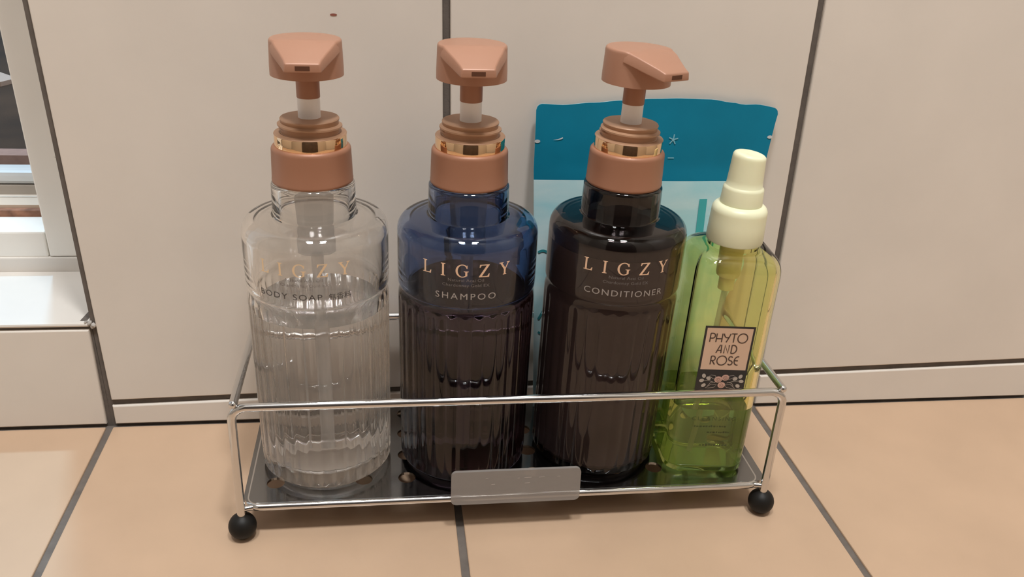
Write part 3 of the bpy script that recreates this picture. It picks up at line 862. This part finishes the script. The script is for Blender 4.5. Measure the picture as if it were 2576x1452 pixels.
# art-deco letters as strokes (unit height)
def deco(c):
    if c == 'P': return [[(0.05, 0), (0.05, 1)], [(0.05, 1), (0.30, 1)] + arc(0.30, 0.72, 0.27, 0.28, 90, -90) + [(0.05, 0.44)]], 0.58
    if c == 'H': return [[(0.05, 0), (0.05, 1)], [(0.68, 0), (0.68, 1)], [(0.05, 0.40), (0.68, 0.40)]], 0.73
    if c == 'Y': return [[(0.0, 1), (0.06, 0.80), (0.20, 0.60), (0.40, 0.52), (0.62, 0.60)], [(0.74, 1), (0.62, 0.60), (0.36, 0.0)]], 0.74
    if c == 'T': return [[(0.0, 1), (0.62, 1)], [(0.31, 0), (0.31, 1)]], 0.62
    if c == 'O': return [arc(0.56, 0.5, 0.54, 0.54, 0, 360, 28)], 1.12
    if c == 'A': return [[(0.0, 0), (0.36, 1.0), (0.50, 1.0), (0.55, 0)], [(0.14, 0.34), (0.54, 0.34)]], 0.60
    if c == 'N': return [[(0.05, 0), (0.05, 1), (0.52, 0), (0.52, 1)]], 0.57
    if c == 'D': return [[(0.05, 0), (0.05, 1)], [(0.05, 1), (0.22, 1)] + arc(0.22, 0.5, 0.40, 0.5, 90, -90) + [(0.05, 0)]], 0.64
    if c == 'R': return [[(0.05, 0), (0.05, 1)], [(0.05, 1), (0.26, 1)] + arc(0.26, 0.73, 0.26, 0.27, 90, -90) + [(0.05, 0.46)], [(0.22, 0.46), (0.55, 0)]], 0.58
    if c == 'S': return [arc(0.25, 0.75, 0.22, 0.25, 30, 270, 12) + arc(0.25, 0.25, 0.25, 0.25, 90, -150, 14)], 0.50
    if c == 'E': return [arc(0.42, 0.5, 0.38, 0.5, 75, 285, 18), [(0.06, 0.52), (0.46, 0.52)]], 0.54
def deco_word(word, cap, gap, cxx, z, w, sx=1.0):
    x = 0; parts = []
    for c in word:
        st, wd = deco(c); parts.append((x, st)); x += wd*cap*sx+gap
    tot = x-gap; out = []
    for x0, st in parts:
        out.append(stroke_mesh([[(cxx-tot/2+x0+a*cap*sx, z+b*cap) for a, b in s_] for s_ in st], w))
    return out
wd_ = deco_word('PHYTO', 0.0049, 0.0005, LX-0.0001, 0.0794, 0.0006, 0.94) + deco_word('AND', 0.0047, 0.0010, LX-0.0001, 0.0731, 0.0006) + deco_word('ROSE', 0.0049, 0.0007, LX-0.0001, 0.0664, 0.0006, 0.94)
wrap_obj('label_lettering', wd_, flat(0), M['ink_brown'], lab, 0.00026)
# rose ornament
def disc(cx_, cz, rx_, rz, rot=0, n=12):
    vs = []
    for i in range(n):
        a = 2*PI*i/n; x, z = rx_*math.cos(a), rz*math.sin(a)
        vs.append((cx_+x*math.cos(rot)-z*math.sin(rot), cz+x*math.sin(rot)+z*math.cos(rot)))
    return (vs, [tuple(range(n))])
zc = 0.0566
ros = [disc(LX-0.0014, zc+0.0010, 0.0021, 0.0019), disc(LX+0.0022, zc+0.0022, 0.0020, 0.0018), disc(LX+0.0008, zc-0.0023, 0.0020, 0.0018)]
bud = []
for sx in (-1, 1):
    for bx_, bz, ro in [(0.0070, 0.0016, 0.5), (0.0096, 0.0030, 1.2), (0.0104, 0.0002, -0.2), (0.0090, -0.0026, -0.7)]:
        bud.append(disc(LX+0.0004+sx*bx_, zc+bz, 0.0013, 0.0010, sx*ro))
wrap_obj('rose_ornament', ros, flat(0), M['petal'], lab, 0.00018)
wrap_obj('bud_ornament', bud, flat(0), M['leafline'], lab, 0.00018)
st = []
for sx in (-1, 1):
    X = lambda v: LX+0.0004+sx*v
    st.append([(X(0.003), zc-0.001), (X(0.0065), zc+0.0002), (X(0.0095), zc+0.0004)])
    st.append([(X(0.0028), zc+0.001), (X(0.0036), zc+0.0032), (X(0.0058), zc+0.0036), (X(0.0070), zc+0.0030), (X(0.0045), zc+0.0014), (X(0.0028), zc+0.001)])
    st.append([(X(0.0022), zc-0.0022), (X(0.0050), zc-0.0018), (X(0.0078), zc-0.0042), (X(0.0060), zc-0.0042), (X(0.0032), zc-0.0036), (X(0.0022), zc-0.0022)])
    st.append([(X(0.0034), zc-0.0006), (X(0.0056), zc-0.0010), (X(0.0068), zc-0.0030)])
for cx_, cz in [(LX-0.0014, zc+0.0010), (LX+0.0022, zc+0.0022), (LX+0.0008, zc-0.0023)]:
    pass
wrap_obj('leaf_ornament', [stroke_mesh(st, 0.00022)], flat(0), M['leafline'], lab, 0.0002)
sw = []
for cx_, cz in [(LX-0.0014, zc+0.0010), (LX+0.0022, zc+0.0022), (LX+0.0008, zc-0.0023)]:
    sw.append([(cx_+0.0003*k*0.38*math.cos(k*0.9), cz+0.0003*k*0.34*math.sin(k*0.9)) for k in range(2, 15)])
wrap_obj('petal_lines', [stroke_mesh(sw, 0.00016)], flat(0), M['ink_brown'], lab, 0.00024)
# text lower on the plastic
tx = text_mesh('CLEANSING', 0.0032, 1.35, 1.1)
wrap_obj('green_lettering', [shift(tx, -0.0005, 0.0325)], flat(0), M['ink_green'], gb, 0.0001)

random.seed(9); fr_ = []
for z0, x0, x1, hh in ((0.0283, -0.0105, 0.0060, 0.0012), (0.0247, -0.0030, 0.0085, 0.0011), (0.0165, -0.0060, 0.0080, 0.0013)):
    x = x0
    while x < x1:
        w = random.uniform(0.0005, 0.0013); fr_.append(rect(x, x+w, z0, z0+hh*random.uniform(0.6, 1))); x += w+random.uniform(0.0003, 0.0008)
wrap_obj('faint_print', fr_, flat(0), M['ink_green'], gb, 0.0001, label='faint lines of tiny worn print')

# ------------------------------------------------------------------ refill pouch leaning on the wall
pch = thing('refill_pouch', 'teal topped pale aqua refill pouch leaning on the wall behind the bottles', 'pouch', (0.308, -0.0195, ZP+0.0002))
PB, PT = Vector((0.308, -0.0198, ZP+0.0002)), Vector((0.308, -0.0045, 0.2001))
NXp, NZp = 48, 64
TOPW = [(-1, 262), (-.8, 264), (-.55, 258), (-.31, 252), (-.05, 247), (.15, 245), (.41, 246), (.6, 252), (.7, 256), (.8, 255), (1, 262)]
def top_wave(u):
    for (a, p_), (b, q_) in zip(TOPW, TOPW[1:]):
        if u <= b:
            t = (u-a)/(b-a); t = t*t*(3-2*t)
            return (255-(p_+(q_-p_)*t))*0.00025
    return 0
def pouch_pt(u, v, side, d=0.0):
    """u: -1..1 across, v: 0..1 up, side: -1 front, +1 back"""
    hw = 0.0657 - 0.008*max(0, 0.8-v) + 0.0022*max(0, v-0.8)/0.2
    if u > 0:                              # low down the right edge is tucked in beside the side wire
        k = max(0, min(1, (v-0.335)/0.20)); k = k*k*(3-2*k)
        hw = 0.0500+(hw-0.0500)*k
    x = 0.3090 + u*hw + 0.0115*max(0, v-0.8)
    z = PB.z + v*(PT.z-PB.z)
    y = -0.0214 + 0.0030*v/0.33 if v < 0.33 else -0.0184 + (v-0.33)/0.67*(PT.y+0.0184)
    ax_ = abs(u)*hw; rc = 0.0035
    if ax_ > hw-rc and v > 0.9: z -= (rc-math.sqrt(max(0, rc*rc-(ax_-hw+rc)**2)))*((v-0.9)/0.1)**3
    if v > 0.85: z += top_wave(max(-1, min(1, u)))*((v-0.85)/0.15)**1.5
    thick = 0.0036*max(0, 1-(v/0.80))**0.55*max(0, 1-abs(u)**3.0)**0.6 + 0.00022
    wr = (0.0003 if v < 0.4 else 0.0009)*noise.noise(Vector((u*2.3, v*4.0, 3.1)))*(1-abs(u)**4)*(0.4+1.0*(1-abs(2*v-1)))
    return Vector((x, y + side*(thick+d) + wr, z)) - pch.location
bm = bmesh.new(); g = {}
us = sorted([-1+2*i/NXp for i in range(NXp+1)] + [-0.993, -0.985, -0.975, 0.975, 0.985, 0.993]); NXp = len(us)-1; vs_ = [j/NZp for j in range(NZp+1)]
for s_ in (-1, 1):
    for j, v in enumerate(vs_):
        for i, u in enumerate(us): g[s_, i, j] = bm.verts.new(pouch_pt(u, v, s_))
for s_ in (-1, 1):
    for j in range(NZp):
        for i in range(NXp):
            q = (g[s_, i, j], g[s_, i+1, j], g[s_, i+1, j+1], g[s_, i, j+1])
            f = bm.faces.new(q if s_ == -1 else q[::-1]); f.smooth = True
            if vs_[j] >= 0.765: f.material_index = 1
for j in range(NZp):
    for i, fl in ((0, False), (NXp, True)):
        q = (g[-1, i, j], g[-1, i, j+1], g[1, i, j+1], g[1, i, j]); bm.faces.new(q if fl else q[::-1])
for i in range(NXp):
    for j, fl in ((0, True), (NZp, False)):
        q = (g[-1, i, j], g[-1, i+1, j], g[1, i+1, j], g[1, i, j]); bm.faces.new(q[::-1] if fl else q)
bmesh.ops.recalc_face_normals(bm, faces=bm.faces)
pb = obj('pouch_film', bm, None, pch, mats=[M['pouch'], M['teal']])
def on_pouch(s, t, d): return pouch_pt(s, t, -1, 0.0003+d)
def pstroke(sts, w):
    """strokes given in (x m, z m) from the pouch centre"""
    vs, fs = stroke_mesh(sts, w)
    return [( [(x/0.0665, z/(PT.z-PB.z)) for x, z in vs], fs )]
def star(cx_, cz, r):
    return [[(cx_, cz), (cx_+r*math.cos(a), cz+r*math.sin(a))] for a in [0.25+k*2*PI/5 for k in range(5)]]
wrap_obj('star_print', pstroke(star(0.0100, 0.1612, 0.0027), 0.0006), on_pouch, M['star'], pb, 0.0001)
wrap_obj('star_print', pstroke([[(0.0085, 0.1515), (0.0120, 0.1515)]], 0.0005), on_pouch, M['star'], pb, 0.0001)
wrap_obj('white_swoosh', [([(-0.855, 0.887), (-0.81, 0.890), (-0.775, 0.896), (-0.772, 0.893), (-0.782, 0.890), (-0.81, 0.8875)], [(0, 1, 4, 5), (1, 2, 3, 4)])], on_pouch, M['swoosh'], pb, 0.0001)
gr = []
nx_, nz_ = 6, 6
vsq = [(0.455+0.07*i/nx_, 0.53+0.18*j/nz_) for j in range(nz_+1) for i in range(nx_+1)]
fsq = [(j*(nx_+1)+i, j*(nx_+1)+i+1, (j+1)*(nx_+1)+i+1, (j+1)*(nx_+1)+i) for j in range(nz_) for i in range(nx_)]
wrap_obj('teal_stripe', [(vsq, fsq)], on_pouch, M['teal_print'], pb, 0.0001)
sw = [[(-0.064+0.0010*k, 0.058+0.010*math.sin(k*0.16)+0.0002*k) for k in range(0, 60)], [(-0.064+0.0010*k, 0.050-0.004*math.sin(k*0.12)) for k in range(0, 60)], [(-0.064+0.001*k, 0.092+0.007*math.sin(k*0.2+1)) for k in range(0, 40)]]
wrap_obj('swirl_print', pstroke(sw, 0.0014), on_pouch, M['teal_line'], pb, 0.0001)
# tear notches as pale nicks on both edges of the seal
for u in (-1.0, 1.0):
    bm = bmesh.new(); bmesh.ops.create_circle(bm, cap_ends=True, radius=0.0012, segments=14, matrix=Matrix.Translation(pouch_pt(u*0.981, 0.882 if u < 0 else 0.905, -1, 0.0004)) @ Matrix.Rotation(PI/2, 4, 'X') @ Matrix.Diagonal((1.3, 0.8, 1, 1)))
    obj('tear_notch', bm, M['swoosh'], pb, label='pale tear notch')
